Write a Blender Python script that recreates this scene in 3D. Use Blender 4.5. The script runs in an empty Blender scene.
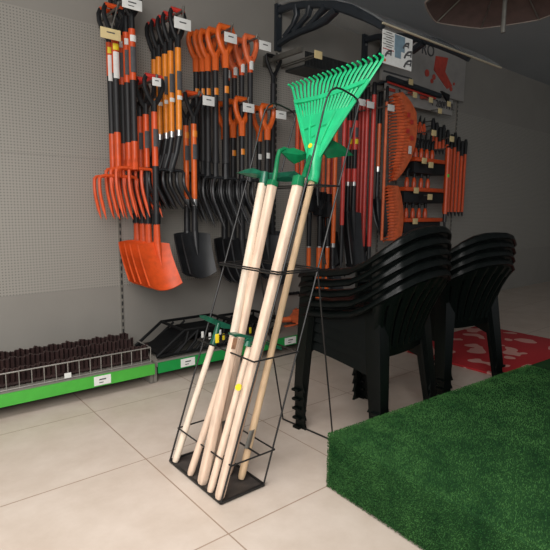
import bpy, bmesh, math, random
import numpy as np
from mathutils import Vector, Matrix

random.seed(7)
C = bpy.context.scene.collection
U = 0.75            # metres per drawing unit: everything below is laid out in drawing units
PI = math.pi

# ------------------------------------------------------------------ camera geometry
FPX = 496.33
YAW, PITCH, ROLL = 0.6864144, 0.1321421, 0.01038008
CAMH = 1.35
_f = np.array([math.sin(YAW)*math.cos(PITCH), math.cos(YAW)*math.cos(PITCH), -math.sin(PITCH)])
_r = np.array([math.cos(YAW), -math.sin(YAW), 0.0])
_u = np.cross(_r, _f)
CR = _r*math.cos(ROLL) + _u*math.sin(ROLL)
CU = -_r*math.sin(ROLL) + _u*math.cos(ROLL)
CF = _f

def P(x, y, X=None, Y=None, Z=None):
    """point of the room seen at (x, y) that lies on the plane X=, Y= or Z="""
    d = CF + CR*(x-275)/FPX - CU*(y-275)/FPX
    o = np.array([0, 0, CAMH])
    if X is not None: t = (X-o[0])/d[0]
    elif Y is not None: t = (Y-o[1])/d[1]
    else: t = (Z-o[2])/d[2]
    return Vector((o + d*t).tolist())

def proj(q):
    v = np.array(q) - np.array([0, 0, CAMH]); z = v@CF
    return 275+FPX*(v@CR)/z, 275-FPX*(v@CU)/z

def along(A, B, y):
    """point of the segment A-B seen at picture height y"""
    return min((A.lerp(B, k/400) for k in range(401)), key=lambda p: abs(proj(p)[1]-y))

# ------------------------------------------------------------------ materials
def lin(c):
    return tuple(((v/12.92) if v <= 0.04045 else ((v+0.055)/1.055)**2.4) for v in [q/255 for q in c]) + (1,)

def mat(name, rgb, rough=0.5, metal=0.0, noise=0.0, nscale=20, bump=0.0, spec=0.5, stretch=None):
    m = bpy.data.materials.new(name); m.use_nodes = True
    nt = m.node_tree; b = nt.nodes['Principled BSDF']
    b.inputs['Base Color'].default_value = lin(rgb)
    b.inputs['Roughness'].default_value = rough
    b.inputs['Metallic'].default_value = metal
    b.inputs['Specular IOR Level'].default_value = spec
    if noise or bump:
        tc = nt.nodes.new('ShaderNodeTexCoord'); n = nt.nodes.new('ShaderNodeTexNoise')
        n.inputs['Scale'].default_value = nscale; n.inputs['Detail'].default_value = 4
        src = tc.outputs['Object']
        if stretch:
            mp = nt.nodes.new('ShaderNodeMapping'); mp.inputs['Scale'].default_value = stretch
            nt.links.new(src, mp.inputs['Vector']); src = mp.outputs['Vector']
        nt.links.new(src, n.inputs['Vector'])
        if noise:
            r = nt.nodes.new('ShaderNodeValToRGB')
            r.color_ramp.elements[0].position = .3; r.color_ramp.elements[1].position = .7
            r.color_ramp.elements[0].color = lin([max(0, v*(1-noise)) for v in rgb])
            r.color_ramp.elements[1].color = lin([min(255, v*(1+noise*.5)) for v in rgb])
            nt.links.new(n.outputs['Fac'], r.inputs['Fac']); nt.links.new(r.outputs['Color'], b.inputs['Base Color'])
        if bump:
            bp = nt.nodes.new('ShaderNodeBump'); bp.inputs['Strength'].default_value = bump
            bp.inputs['Distance'].default_value = 0.005
            nt.links.new(n.outputs['Fac'], bp.inputs['Height']); nt.links.new(bp.outputs['Normal'], b.inputs['Normal'])
    return m

M = dict(
    wall=mat('wall_grey_paint', (139, 135, 128), .6, noise=.03, nscale=3),
    ceil=mat('ceiling_grey', (160, 166, 170), .7, noise=.02, nscale=2),
    slot=mat('slot_and_shade_dark', (38, 38, 38), .6),
    orange=mat('orange_enamel', (214, 80, 30), .42, noise=.08, nscale=30),
    orange2=mat('orange_plastic', (226, 100, 32), .4, noise=.06, nscale=30),
    amber=mat('amber_orange_shaft', (236, 138, 34), .4, noise=.06, nscale=30),
    rust=mat('deep_orange_plastic', (230, 110, 62), .5, noise=.1, nscale=20),
    red=mat('red_shaft', (205, 58, 48), .4, noise=.08, nscale=25),
    black=mat('black_plastic', (25, 26, 28), .45, noise=.15, nscale=25, spec=.35),
    steel_black=mat('black_painted_steel', (33, 34, 36), .42, noise=.2, nscale=14, spec=.4),
    shaft_black=mat('black_shaft', (32, 32, 34), .55, noise=.1, nscale=20),
    silver=mat('bare_steel', (178, 178, 176), .3, .9, noise=.1, nscale=40),
    rod=mat('grey_hook_steel', (120, 118, 112), .4, .6, noise=.1, nscale=30),
    paper=mat('price_paper', (226, 226, 222), .7, noise=.03, nscale=30),
    cream=mat('cream_paper', (226, 204, 150), .7, noise=.04, nscale=30),
    ink=mat('printed_ink', (78, 78, 80), .7, noise=.1, nscale=60),
    yellow=mat('yellow_sticker', (238, 212, 40), .5, noise=.05, nscale=40),
    lime=mat('green_sticker', (90, 210, 60), .5, noise=.05, nscale=40),
    rake=mat('bright_green_plastic', (36, 188, 124), .38, noise=.07, nscale=18),
    hoe=mat('dark_green_enamel', (10, 112, 68), .33, noise=.15, nscale=25, spec=.6),
    hoe2=mat('bottle_green_enamel', (22, 88, 66), .35, noise=.2, nscale=25, spec=.6),
    wire=mat('black_wire', (24, 23, 23), .45, noise=.2, nscale=40),
    tray=mat('worn_black_sheet', (58, 53, 50), .55, noise=.25, nscale=30, bump=.2),
    chair=mat('green_black_plastic', (7, 11, 10), .36, noise=.15, nscale=10, spec=.22),
    strip1=mat('light_green_strip', (72, 172, 60), .45, noise=.04, nscale=20),
    strip2=mat('green_strip', (14, 142, 62), .45, noise=.04, nscale=20),
    shelf=mat('grey_shelf_steel', (126, 122, 114), .45, noise=.05, nscale=12),
    divider=mat('grey_wire', (150, 146, 140), .4, .4, noise=.08, nscale=30),
    brown=mat('dark_brown_plastic', (54, 37, 35), .55, noise=.2, nscale=18),
    canopy=mat('anthracite_aluminium', (38, 44, 50), .45, noise=.1, nscale=15),
    pale=mat('pale_profile', (196, 186, 160), .45, noise=.05, nscale=20),
    bluegrey=mat('blue_grey_print', (118, 142, 156), .6, noise=.1, nscale=25),
    signwhite=mat('sign_white', (158, 154, 149), .6, noise=.05, nscale=10),
    signred=mat('sign_red', (190, 70, 56), .6, noise=.1, nscale=20),
    parasol=mat('brown_parasol_cloth', (84, 66, 62), .8, noise=.12, nscale=20),
    hem=mat('pale_hem', (150, 140, 132), .7, noise=.1, nscale=30),
    tubblack=mat('matt_black_plastic', (15, 16, 17), .6, noise=.15, nscale=25, spec=.2),
    mesh=mat('dark_mesh_steel', (52, 54, 54), .5, noise=.3, nscale=60),
    board=mat('tan_board', (196, 136, 92), .6, noise=.1, nscale=20),
)

def wood(name, rgb, var=.08):
    return mat(name, rgb, .55, noise=var, nscale=9, stretch=(6, 6, .6), bump=.08, spec=.35)
M['wood_pale'] = wood('pale_sanded_wood', (222, 204, 184))
M['wood_pink'] = wood('pinkish_beech', (218, 192, 170))
M['wood_tan'] = wood('tan_wood', (212, 182, 146))
M['wood_rose'] = wood('rosy_beech', (198, 168, 146))
M['endgrain'] = mat('wood_end_grain', (150, 112, 84), .8, noise=.2, nscale=60)

def math_node(nt, op, a, b=None, c=None):
    n = nt.nodes.new('ShaderNodeMath'); n.operation = op
    for i, v in enumerate((a, b, c)):
        if v is None: continue
        if isinstance(v, (int, float)): n.inputs[i].default_value = v
        else: nt.links.new(v, n.inputs[i])
    return n.outputs[0]

def coords(nt):
    tc = nt.nodes.new('ShaderNodeTexCoord'); s = nt.nodes.new('ShaderNodeSeparateXYZ')
    nt.links.new(tc.outputs['Object'], s.inputs[0]); return s.outputs, tc

def floor_mat():
    m = mat('beige_floor_tiles', (198, 181, 166), .38, spec=.4); nt = m.node_tree; b = nt.nodes['Principled BSDF']
    s, tc = coords(nt); T = .798*U; g = .0034*U
    def edge(o, off):
        f = math_node(nt, 'FRACT', math_node(nt, 'DIVIDE', math_node(nt, 'SUBTRACT', o, off-40*T), T))
        d = math_node(nt, 'MULTIPLY', math_node(nt, 'MINIMUM', f, math_node(nt, 'SUBTRACT', 1.0, f)), T)
        return math_node(nt, 'LESS_THAN', d, g)
    e = math_node(nt, 'MAXIMUM', edge(s[0], 1.073*U), edge(s[1], 2.397*U))
    n = nt.nodes.new('ShaderNodeTexNoise'); n.inputs['Scale'].default_value = 5; n.inputs['Detail'].default_value = 7
    n.inputs['Roughness'].default_value = .65
    nt.links.new(tc.outputs['Object'], n.inputs['Vector'])
    r = nt.nodes.new('ShaderNodeValToRGB')
    r.color_ramp.elements[0].position = .3; r.color_ramp.elements[1].position = .72
    r.color_ramp.elements[0].color = lin((184, 169, 155)); r.color_ramp.elements[1].color = lin((201, 188, 176))
    nt.links.new(n.outputs['Fac'], r.inputs['Fac'])
    mx = nt.nodes.new('ShaderNodeMix'); mx.data_type = 'RGBA'
    nt.links.new(e, mx.inputs[0]); nt.links.new(r.outputs['Color'], mx.inputs[6]); mx.inputs[7].default_value = lin((150, 129, 113))
    nt.links.new(mx.outputs[2], b.inputs['Base Color'])
    return m

def peg_mat():
    m = mat('perforated_grey_panel', (142, 139, 133), .6); nt = m.node_tree; b = nt.nodes['Principled BSDF']
    s, tc = coords(nt); T = .0215*U
    def off(o):
        f = math_node(nt, 'FRACT', math_node(nt, 'DIVIDE', math_node(nt, 'ADD', o, 10.0), T))
        return math_node(nt, 'POWER', math_node(nt, 'ABSOLUTE', math_node(nt, 'SUBTRACT', f, .5)), 2.0)
    d = math_node(nt, 'ADD', off(s[0]), off(s[2]))
    e = math_node(nt, 'LESS_THAN', d, .055)
    mx = nt.nodes.new('ShaderNodeMix'); mx.data_type = 'RGBA'
    nt.links.new(e, mx.inputs[0]); mx.inputs[6].default_value = lin((150, 146, 138)); mx.inputs[7].default_value = lin((112, 109, 104))
    nt.links.new(mx.outputs[2], b.inputs['Base Color'])
    return m

def rug_mat():
    m = mat('red_patterned_rug', (170, 40, 44), .9); nt = m.node_tree; b = nt.nodes['Principled BSDF']
    s, tc = coords(nt)
    v = nt.nodes.new('ShaderNodeTexNoise'); v.inputs['Scale'].default_value = 6; v.inputs['Detail'].default_value = 1
    nt.links.new(tc.outputs['Object'], v.inputs['Vector'])
    r = nt.nodes.new('ShaderNodeValToRGB'); r.color_ramp.interpolation = 'CONSTANT'
    r.color_ramp.elements[0].color = lin((172, 34, 40)); r.color_ramp.elements[1].position = .57
    r.color_ramp.elements[1].color = lin((206, 150, 140))
    nt.links.new(v.outputs['Fac'], r.inputs['Fac']); nt.links.new(r.outputs['Color'], b.inputs['Base Color'])
    return m

def turf_mat(name, a, b_):
    m = mat(name, a, .9, spec=.15); nt = m.node_tree; b = nt.nodes['Principled BSDF']
    tc = nt.nodes.new('ShaderNodeTexCoord')
    n = nt.nodes.new('ShaderNodeTexNoise'); n.inputs['Scale'].default_value = 9; n.inputs['Detail'].default_value = 8
    n.inputs['Roughness'].default_value = .7
    nt.links.new(tc.outputs['Object'], n.inputs['Vector'])
    r = nt.nodes.new('ShaderNodeValToRGB'); r.color_ramp.elements[0].position = .32; r.color_ramp.elements[1].position = .68
    r.color_ramp.elements[0].color = lin(a); r.color_ramp.elements[1].color = lin(b_)
    nt.links.new(n.outputs['Fac'], r.inputs['Fac']); nt.links.new(r.outputs['Color'], b.inputs['Base Color'])
    return m

def clear_mat():
    m = mat('clear_polycarbonate', (200, 205, 208), .15)
    b = m.node_tree.nodes['Principled BSDF']; b.inputs['Alpha'].default_value = .18
    return m

M['floor'] = floor_mat(); M['peg'] = peg_mat(); M['rug'] = rug_mat()
M['turf'] = turf_mat('turf_backing', (15, 46, 22), (34, 70, 34))
M['pile'] = turf_mat('turf_fibres', (26, 68, 32), (70, 114, 60))
M['clear'] = clear_mat()

# ------------------------------------------------------------------ mesh builder
class MB:
    def __init__(s): s.v = []; s.f = []
    def add(s, vs, fs):
        n = len(s.v); s.v += [Vector(p) for p in vs]; s.f += [tuple(i+n for i in q) for q in fs]; return s
    def box(s, c, d, rot=None):
        hx, hy, hz = d[0]/2, d[1]/2, d[2]/2; c = Vector(c)
        vs = [Vector((x, y, z)) for x in (-hx, hx) for y in (-hy, hy) for z in (-hz, hz)]
        if rot is not None: vs = [rot @ v for v in vs]
        return s.add([v+c for v in vs], [(0, 1, 3, 2), (4, 6, 7, 5), (0, 4, 5, 1), (2, 3, 7, 6), (0, 2, 6, 4), (1, 5, 7, 3)])
    def rbox(s, c, d, b=.01):
        """box with bevelled edges"""
        bm = bmesh.new(); bmesh.ops.create_cube(bm, size=1)
        bmesh.ops.scale(bm, vec=d, verts=bm.verts)
        bmesh.ops.bevel(bm, geom=bm.edges[:], offset=b, segments=2, affect='EDGES', profile=.6)
        bmesh.ops.translate(bm, vec=c, verts=bm.verts); bm.verts.index_update()
        s.add([v.co.copy() for v in bm.verts], [[v.index for v in f.verts] for f in bm.faces]); bm.free(); return s
    def tube(s, pts, r, n=8, flat=(1, 1), power=2.0, up=None):
        """swept section along pts; r number or list; power>2 squares the section"""
        pts = [Vector(p) for p in pts]; k = len(pts)
        rs = r if isinstance(r, (list, tuple)) else [r]*k
        tang = []
        for i in range(k):
            t = pts[min(i+1, k-1)] - pts[max(i-1, 0)]
            tang.append(t.normalized() if t.length > 1e-9 else Vector((0, 0, 1)))
        ref = Vector(up) if up is not None else (Vector((0, 1, 0)) if abs(tang[0].y) < .9 else Vector((1, 0, 0)))
        vs = []
        for i in range(k):
            a = tang[i].cross(ref)
            if a.length < 1e-5: a = tang[i].cross(Vector((1, 0, .1)))
            a.normalize(); b = a.cross(tang[i]).normalized()
            if up is None: ref = b
            for j in range(n):
                th = 2*PI*(j+.5)/n; ca, sa = math.cos(th), math.sin(th)
                q = 2/power
                xx = math.copysign(abs(ca)**q, ca)*rs[i]*flat[0]; yy = math.copysign(abs(sa)**q, sa)*rs[i]*flat[1]
                vs.append(pts[i] + a*xx + b*yy)
        fs = [(i*n+j, i*n+(j+1) % n, (i+1)*n+(j+1) % n, (i+1)*n+j) for i in range(k-1) for j in range(n)]
        fs += [tuple(range(n))[::-1], tuple((k-1)*n+j for j in range(n))]
        return s.add(vs, fs)
    def prism(s, poly, off):
        """closed slab: polygon of 3-D points pushed along off"""
        n = len(poly); off = Vector(off); a = [Vector(p)-off/2 for p in poly]; b = [Vector(p)+off/2 for p in poly]
        return s.add(a+b, [tuple(range(n))[::-1], tuple(range(n, 2*n))] + [(i, (i+1) % n, n+(i+1) % n, n+i) for i in range(n)])
    def sheet(s, fn, nu, nv, th):
        """closed sheet of thickness th over fn(u, v), u,v in 0..1"""
        g = [[Vector(fn(i/nu, j/nv)) for j in range(nv+1)] for i in range(nu+1)]
        def nrm(i, j):
            a = g[min(i+1, nu)][j]-g[max(i-1, 0)][j]; b = g[i][min(j+1, nv)]-g[i][max(j-1, 0)]
            n = a.cross(b); return n.normalized() if n.length > 1e-12 else Vector((0, 1, 0))
        W = nv+1; A = []; B = []
        for i in range(nu+1):
            for j in range(nv+1):
                n = nrm(i, j); A.append(g[i][j]+n*th/2); B.append(g[i][j]-n*th/2)
        N = len(A); fs = []
        for i in range(nu):
            for j in range(nv):
                q = (i*W+j, (i+1)*W+j, (i+1)*W+j+1, i*W+j+1); fs.append(q); fs.append(tuple(x+N for x in q)[::-1])
        ring = [i*W for i in range(nu+1)] + [nu*W+j for j in range(1, nv+1)] + [i*W+nv for i in range(nu-1, -1, -1)] + [j for j in range(nv-1, 0, -1)]
        for a, b in zip(ring, ring[1:]+ring[:1]): fs.append((b, a, a+N, b+N))
        return s.add(A+B, fs)
    def build(s, name, m, parent=None, smooth=True, angle=35):
        me = bpy.data.meshes.new(name)
        me.from_pydata([tuple(v*U) for v in s.v], [], s.f); me.validate(); me.update()
        bm = bmesh.new(); bm.from_mesh(me); bmesh.ops.recalc_face_normals(bm, faces=bm.faces[:]); bm.to_mesh(me); bm.free()
        me.materials.append(m)
        if smooth:
            me.shade_smooth(); me.set_sharp_from_angle(angle=math.radians(angle))
        o = bpy.data.objects.new(name, me); C.objects.link(o)
        if parent is not None: o.parent = parent
        return o

def tag(o, label=None, cat=None, group=None, kind=None):
    for k, v in (('label', label), ('category', cat), ('group', group), ('kind', kind)):
        if v: o[k] = v
    return o

def thing(name, label, cat, loc=(0, 0, 0), group=None, rz=0):
    o = bpy.data.objects.new(name, None); C.objects.link(o); o.empty_display_size = .05
    o.location = Vector(loc)*U; o.rotation_euler = (0, 0, rz)
    return tag(o, label, cat, group)

def dup(root, loc, label, rz=None):
    def cp(o, par):
        c = o.copy(); C.objects.link(c)
        if par is not None: c.parent = par
        for ch in kids.get(o.name, []): cp(ch, c)
        return c
    kids = {}
    for o in list(C.objects):
        if o.parent: kids.setdefault(o.parent.name, []).append(o)
    c = cp(root, None); c.location = Vector(loc)*U; c['label'] = label
    if rz is not None: c.rotation_euler = (0, 0, rz)
    return c

def struct(name, mb, m, **k):
    return tag(mb.build(name, m, **k), kind='structure')

# ------------------------------------------------------------------ the room
YW = 4.05
ZP0, ZP1, ZP2 = .69, 1.735, 2.755
struct('floor', MB().box((4, 2.5, -.05), (18, 13, .1)), M['floor'])
struct('ceiling', MB().box((4, 2.5, 3.63), (18, 13, .1)), M['ceil'])
struct('wall_back', MB().box((4.5, YW+.06, ZP0/2), (17, .12, ZP0)).box((4.5, YW+.06, (ZP2+3.58)/2), (17, .12, 3.58-ZP2)), M['wall'])
for k, (a, b) in enumerate(((ZP0, ZP1), (ZP1, ZP2))):
    struct('wall_back_panel' if k == 0 else 'wall_back_panel.001', MB().box((4.5, YW+.06, (a+b)/2), (17, .12, b-a-.001)), M['peg'])
struct('wall_back_core', MB().box((4.5, YW+.15, 1.79), (17, .08, 3.58)), M['shelf'])
for k, x in enumerate((-.04, 1.63, 3.30, 4.97, 6.64)):
    mb = MB().box((x, YW-.004, 1.80), (.020, .02, 3.2))
    struct('trim_%d' % (k+1), mb, M['shelf'])
    mb = MB()
    for j in range(52): mb.box((x, YW-.013, .24+j*.06), (.011, .01, .036))
    struct('trim_%d_slots' % (k+1), mb, M['slot'])
struct('wall_right', MB().box((12.5, 2.5, 1.79), (.1, 13, 3.58)), M['wall'])

# ------------------------------------------------------------------ base shelves
YF, ZS = 3.42, .172
bays = [(-.04, 1.615, M['strip1'], 'light green', 'grey steel base shelf with light green price rail under brown edging'),
        (1.645, 3.285, M['strip2'], 'green', 'grey steel base shelf with darker green price rail under black tubs'),
        (3.315, 4.955, M['strip2'], 'green', 'grey steel base shelf with green price rail behind the stacked chairs'),
        (-1.71, -.07, M['strip1'], 'light green', 'grey steel base shelf at the far left end of the wall')]
shelves = []
for (a, b, ms, cn, lb) in bays:
    t = thing('base_shelf', lb, 'shelf', ((a+b)/2, YF, 0), 'base shelves along the wall')
    w = b-a
    MB().rbox((0, .31, ZS-.02), (w, .615, .04), .006).build('shelf_board', M['shelf'], t)
    tag(MB().box((0, -.008, .130), (w, .012, .082)).build('price_rail', ms, t), cn+' price rail')
    MB().box((0, .22, .07), (w-.04, .02, .138)).build('undershelf_shade', M['slot'], t)  # dark panel added to stand in for the shadow under the shelf
    for s in (-1, 1):
        MB().rbox((s*(w/2), .30, .07), (.028, .52, .14), .006).build('foot_bracket', M['shelf'], t)
    shelves.append(t)
def price_label(par, x0, y0, x1, y1, px):
    a = P(x0, y0, Y=YF-.02); b = P(x1, y1, Y=YF-.02); o = par.location/U
    c = (a+b)/2 - o
    l = MB().box((c.x, -.018, .132), (abs(b.x-a.x), .004, .066)).build('price_label', M['paper'], par)
    tag(l, 'white price label')
    MB().box((c.x, -.021, .140), (abs(b.x-a.x)*.4, .003, .008)).box((c.x-.01, -.021, .118), (abs(b.x-a.x)*.25, .003, .005)).build('label_print', M['ink'], l)
price_label(shelves[0], 94, 378, 111, 378, 0)
price_label(shelves[1], 181, 360, 195, 360, 0)
price_label(shelves[1], 285, 338, 296, 338, 0)
price_label(shelves[2], 345, 322, 357, 322, 0)

# wire divider at the front of the left bay
t = thing('wire_divider', 'low grey wire fence along the front of the left base shelf', 'divider', (.8, YF+.035, ZS))
mb = MB(); xs = [-.8+i*.0765 for i in range(22)]
for x in xs: MB().tube([(x, 0, .0), (x, 0, .118)], .0034, 6).build('upright_wire', M['divider'], t)
MB().tube([(-.8, 0, .118), (.807, 0, .118), (.807, .25, .118)], .005, 6).build('top_wire', M['divider'], t)
MB().tube([(-.8, 0, .006), (.807, 0, .006), (.807, .25, .006)], .005, 6).build('bottom_wire', M['divider'], t)
tag(MB().box((.19, -.008, .028), (.045, .004, .035)).build('price_label', M['paper'], t), 'small white label')

# brown corrugated edging
def edging(x0, x1, y, z0, h, label, seed):
    rnd = random.Random(seed)
    n = int((x1-x0)/.008)
    t = thing('lawn_edging', label, 'edging', ((x0+x1)/2, y, z0), 'brown lawn edging')
    tops = [h*(1-.10*abs(math.sin(i*.23+seed))) for i in range(n+1)]
    def fn(u, v):
        i = min(n, int(round(u*n)))
        return ((x0-x1)/2+u*(x1-x0), .018*math.sin(i*PI/2), v*tops[i])
    MB().sheet(fn, n, 6, .012).build('corrugated_panel', M['brown'], t, smooth=False)
    MB().box((0, .0, .02), (x1-x0, .05, .014)).build('stiffening_rib', M['brown'], t)
edging(.55, P(148, 362, Y=YF+.12).x, YF+.12, ZS+.002, .125, 'dark brown corrugated edging standing nearest the wire fence', 1)
edging(.55, P(133, 350, Y=YF+.26).x, YF+.26, ZS+.002, .16, 'middle dark brown corrugated edging with uneven top edge', 2)
edging(.55, P(128, 350, Y=YF+.40).x, YF+.40, ZS+.002, .17, 'dark brown corrugated edging standing nearest the wall', 3)

# black slatted tubs with yellow tags
def tub(x0, x1, y, h, label, slant, tags):
    t = thing('slatted_tub', label, 'tub', ((x0+x1)/2, y, ZS), 'black goods on the green-railed base shelf')
    w = x1-x0; d = .20
    def side(s):
        mb = MB()
        A = Vector((-w/2, s*d, .03)); B = Vector((-w/2+slant, s*d, h)); Cc = Vector((w/2, s*d, h)); D = Vector((w/2, s*d, .03))
        mb.tube([A, B, Cc, D, A], .013, 8)
        for k in (.35, .68):
            mb.tube([A+(Vector((w/2, 0, 0))*0)+Vector((w*k*.55, 0, 0)), B+Vector((w*k*.45, 0, -.02))], .010, 6)
        return mb
    for s in (-1, 1): side(s).build('side_frame', M['tubblack'], t)
    for k in range(6):
        xa = -w/2+slant+.03+k*(w-slant-.06)/5
        MB().tube([(xa-.10, -d, .03), (xa-.02, -d-.006, h*.55), (xa+.01, -d, h)], .011, 6).build('slat', M['tubblack'], t)
    mb = MB()
    def fn(u, v):
        x = -w/2+.03+u*(w-.06); lo = .012+.10*(abs(u-.55)**2)*.6
        top = .035 + (h-.05)*min(1, max(0, (x+w/2-.10)/max(slant, .01)))*.82
        return (x, -d*.86 + v*d*1.72, lo+(top-lo)*(.35+.65*abs(2*v-1)**.7))
    mb.sheet(fn, 14, 10, .012).build('basin', M['tubblack'], t)
    for xx in (-w/2+slant, w/2): MB().tube([(xx, -d, h), (xx, d, h)], .012, 8).build('cross_bar', M['tubblack'], t)
    for (tx, tz, mt) in tags:
        tag(MB().rbox((tx, -d-.016, tz), (.022, .005, .055), .002).build('hang_tag', M[mt], t), mt.replace('paper', 'white')+' hang tag')
    return t
tub(1.66, 2.40, 3.66, .205, 'black slatted tub with slanted end and yellow tags on the base shelf', .24,
    [(.03, .15, 'paper'), (.10, .13, 'paper'), (.13, .085, 'yellow'), (.235, .10, 'yellow'), (.20, .14, 'paper')])
tub(2.46, 2.95, 3.74, .16, 'smaller black slatted tub behind the wooden handles', .08, [(-.1, .09, 'yellow')])

# ------------------------------------------------------------------ hanging tools
def d_grip(t, m, barm, w=.062, h=.26, straight=False, k=1.0):
    """D grip hanging from (0,0,0): two arms and a cross bar, neck going down to z=-h"""
    mb = MB()
    for s in (-1, 1):
        if straight: pts = [(s*w, 0, -.005), (s*w*.95, 0, -.05), (s*w*.55, 0, -.12), (s*.012, 0, -.175), (0, 0, -.2)]
        else: pts = [(s*w*.80, 0, -.004), (s*w, 0, -.04), (s*w*.95, 0, -.09), (s*w*.62, 0, -.15), (s*.016, 0, -.195), (0, 0, -.21)]
        mb.tube(pts, [r_*k for r_ in (.016, .017, .017, .018, .019, .02)], 8)
    mb.tube([(0, 0, -.185), (0, 0, -h)], [.024*k, .022*k], 10)
    g = mb.build('grip', m, t)
    MB().tube([(-w*.88, 0, -.004), (w*.88, 0, -.004)], .018*k, 8).build('cross_bar', barm, g)

def fork_head(z0, z1, w, n, m, t, curl=.13, bow=.012, cx=0, cy=0):
    """cross bar at z0 with n tines down to z1"""
    hd = MB().tube([(cx-w/2, cy, z0-.03), (cx-w/2+.012, cy, z0-.006), (cx-w/2+.04, cy, z0), (cx+w/2-.04, cy, z0), (cx+w/2-.012, cy, z0-.006), (cx+w/2, cy, z0-.03)], .013, 8)
    hd.tube([(cx*.6, cy*.6, z0+.13), (cx, cy, z0-.01)], [.021, .027], 8)
    hd.build('fork_bridge', m, t)
    L = z0-z1
    for i in range(n):
        x = -w/2 + w*i/(n-1); pts = []; rs = []
        for k in range(9):
            s = k/8
            pts.append((cx+x*(1+.04*s), cy+bow*math.sin(PI*min(1, s*1.5)) - curl*s**2, z0-.012 - (L-.012)*s))
            rs.append(.0125 if s < .75 else .0125*(1.04-s)/.29)
        MB().tube(pts, rs, 6, flat=(1, 1.2)).build('tine', m, t)

def blade(z0, z1, w0, w1, m, t, tilt=.14, dish=.03, point=0.0, sock=.15, name='blade', cx=0):
    L = z0-z1
    def fn(u, v):
        s = 2*u-1
        w = w0+(w1-w0)*v
        taper = 1.0 if point == 0 else math.sqrt(max(.0, 1-(max(0, v-.45)/.56)**2.2))
        drop = (.05*(1-s*s) if point == 0 else 0)*v
        y = -tilt*v**1.3 + dish*(s*s-.4)*(-1)
        return (cx+s*w/2*taper, y, z0 - L*v*(1-.0) - drop + (.0 if v > 0 else .012*(1-s*s)))
    b = MB().sheet(fn, 14, 12, .012).build(name, m, t)
    ridge = MB().tube([(0, .0, z0+sock), (0, -.004, z0+.02), (0, -tilt*.12-.008, z0-.3*L), (0, -tilt*.36-.002, z0-.56*L)], [.024, .028, .020, .004], 10)
    ridge.build('socket', m, t)

def sticker(t, z, h, r, m, name='sticker', w=None):
    w = w or r*1.5
    MB().sheet(lambda u, v: (math.sin((u-.5)*1.7)*(r+.0035), -math.cos((u-.5)*1.7)*(r+.0035), z+h/2-h*v), 6, 1, .003).build(name, m, t)

ORD = ['front', 'second from front', 'third from front', 'fourth from front', 'fifth from front', 'sixth from front', 'seventh from front']

def zz(px, y, Y): return P(px, y, Y=Y).z

def tool_row(make, name, labels, cat, group, px, ytop, dxs, Yf, dz=None):
    """front tool hangs at pixel (px, ytop) with depth Yf; the rest hang behind on the same hook"""
    c = P(px, ytop, Y=Yf)
    root = thing(name, labels(0), cat, c, group)
    make(root, lambda y: zz(px, y, Yf)-c.z)
    for k, dx in enumerate(dxs):
        Y = Yf + dx/54.0*(1.0)
        dup(root, (c.x + random.uniform(-.006, .006), Y, c.z - (dz[k] if dz else 0)), labels(k+1))
    return c, root

# the display hooks with price holders
def hook(px, py, Yf, X, z, m, label, w=.125, h=.075, dxt=0.0, dzt=0.0, lines=1):
    t = thing('display_hook', label, 'hook', (X, Yf, z), 'price tagged wall hooks')
    MB().tube([(0, YW-Yf, 0), (0, -.09, 0)], .0105, 8).tube([(0, -.085, 0), (0, -.10, .03)], .0105, 8).build('rod', M['rod'], t)
    q = P(px, py, Y=Yf-.11) - Vector((X, Yf, z))
    MB().tube([(0, -.10, .03), (q.x, -.104, q.z)], .006, 6).build('label_clip', M['rod'], t)
    tg = MB().rbox((q.x, -.112, q.z), (w, .006, h), .003).build('price_tag', M[m], t)
    mb = MB().box((q.x, -.1165, q.z+.008), (w*.4, .003, h*.10))
    if lines > 1: mb.box((q.x-.01, -.1165, q.z-.016), (w*.3, .003, h*.06))
    mb.build('tag_print', M['ink'], tg)

# --- orange pitchforks, upper left
def pitchfork(sh0, sh1, so, hd, tip, w, n, lab):
    def mk(t, z):
        d_grip(t, M['black'], M['orange'], .075, -z(sh0)+.02)
        MB().tube([(0, 0, z(sh0)), (0, 0, z(sh1))], .026, 12).build('upper_shaft', M['orange'], t)
        MB().tube([(0, 0, z(sh1)), (0, 0, z(so))], .0235, 12).build('lower_shaft', M['shaft_black'], t)
        MB().tube([(0, 0, z(so)), (0, 0, z(hd)+.10), (0, .004, z(hd))], [.026, .025, .021], 12).build('ferrule', M['orange'], t)
        fork_head(z(hd), z(tip), w, n, M['orange'], t)
        if lab == 'dark':
            sticker(t, z(sh0)-.07, .045, .026, M['paper']); sticker(t, z(sh0)-.22, .18, .026, M['ink'], 'label')
        else:
            sticker(t, z(sh0)-.06, .045, .026, M['yellow']); sticker(t, z(sh0)-.19, .19, .026, M['paper'], 'label')
    return mk
c, r = tool_row(pitchfork(29, 80, 141, 168, 217, .30, 4, 'dark'), 'pitchfork',
    lambda k: 'orange four-tined pitchfork with dark shaft label, %s on the uppermost left hook' % ORD[k], 'fork',
    'orange pitchforks on the upper left hook', 130.5, -14, [5.5, 10.5], 3.70)
hook(132, 4, 3.70, c.x, c.z-.03, 'paper', 'wall hook with white price tag above the orange pitchforks at top left', .15, .075, lines=2)
c, r = tool_row(pitchfork(39, 73, 132, 176, 219, .30, 4, 'light'), 'pitchfork',
    lambda k: 'orange pitchfork with yellow round sticker, %s on the leftmost hook' % ORD[k], 'fork',
    'orange pitchforks on the leftmost hook', 113.5, 6, [6], 3.80, [.0])
hook(110.5, 34, 3.80, c.x, c.z-.03, 'cream', 'leftmost wall hook with cream price tag by the pitchforks', .15, .075)

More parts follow.
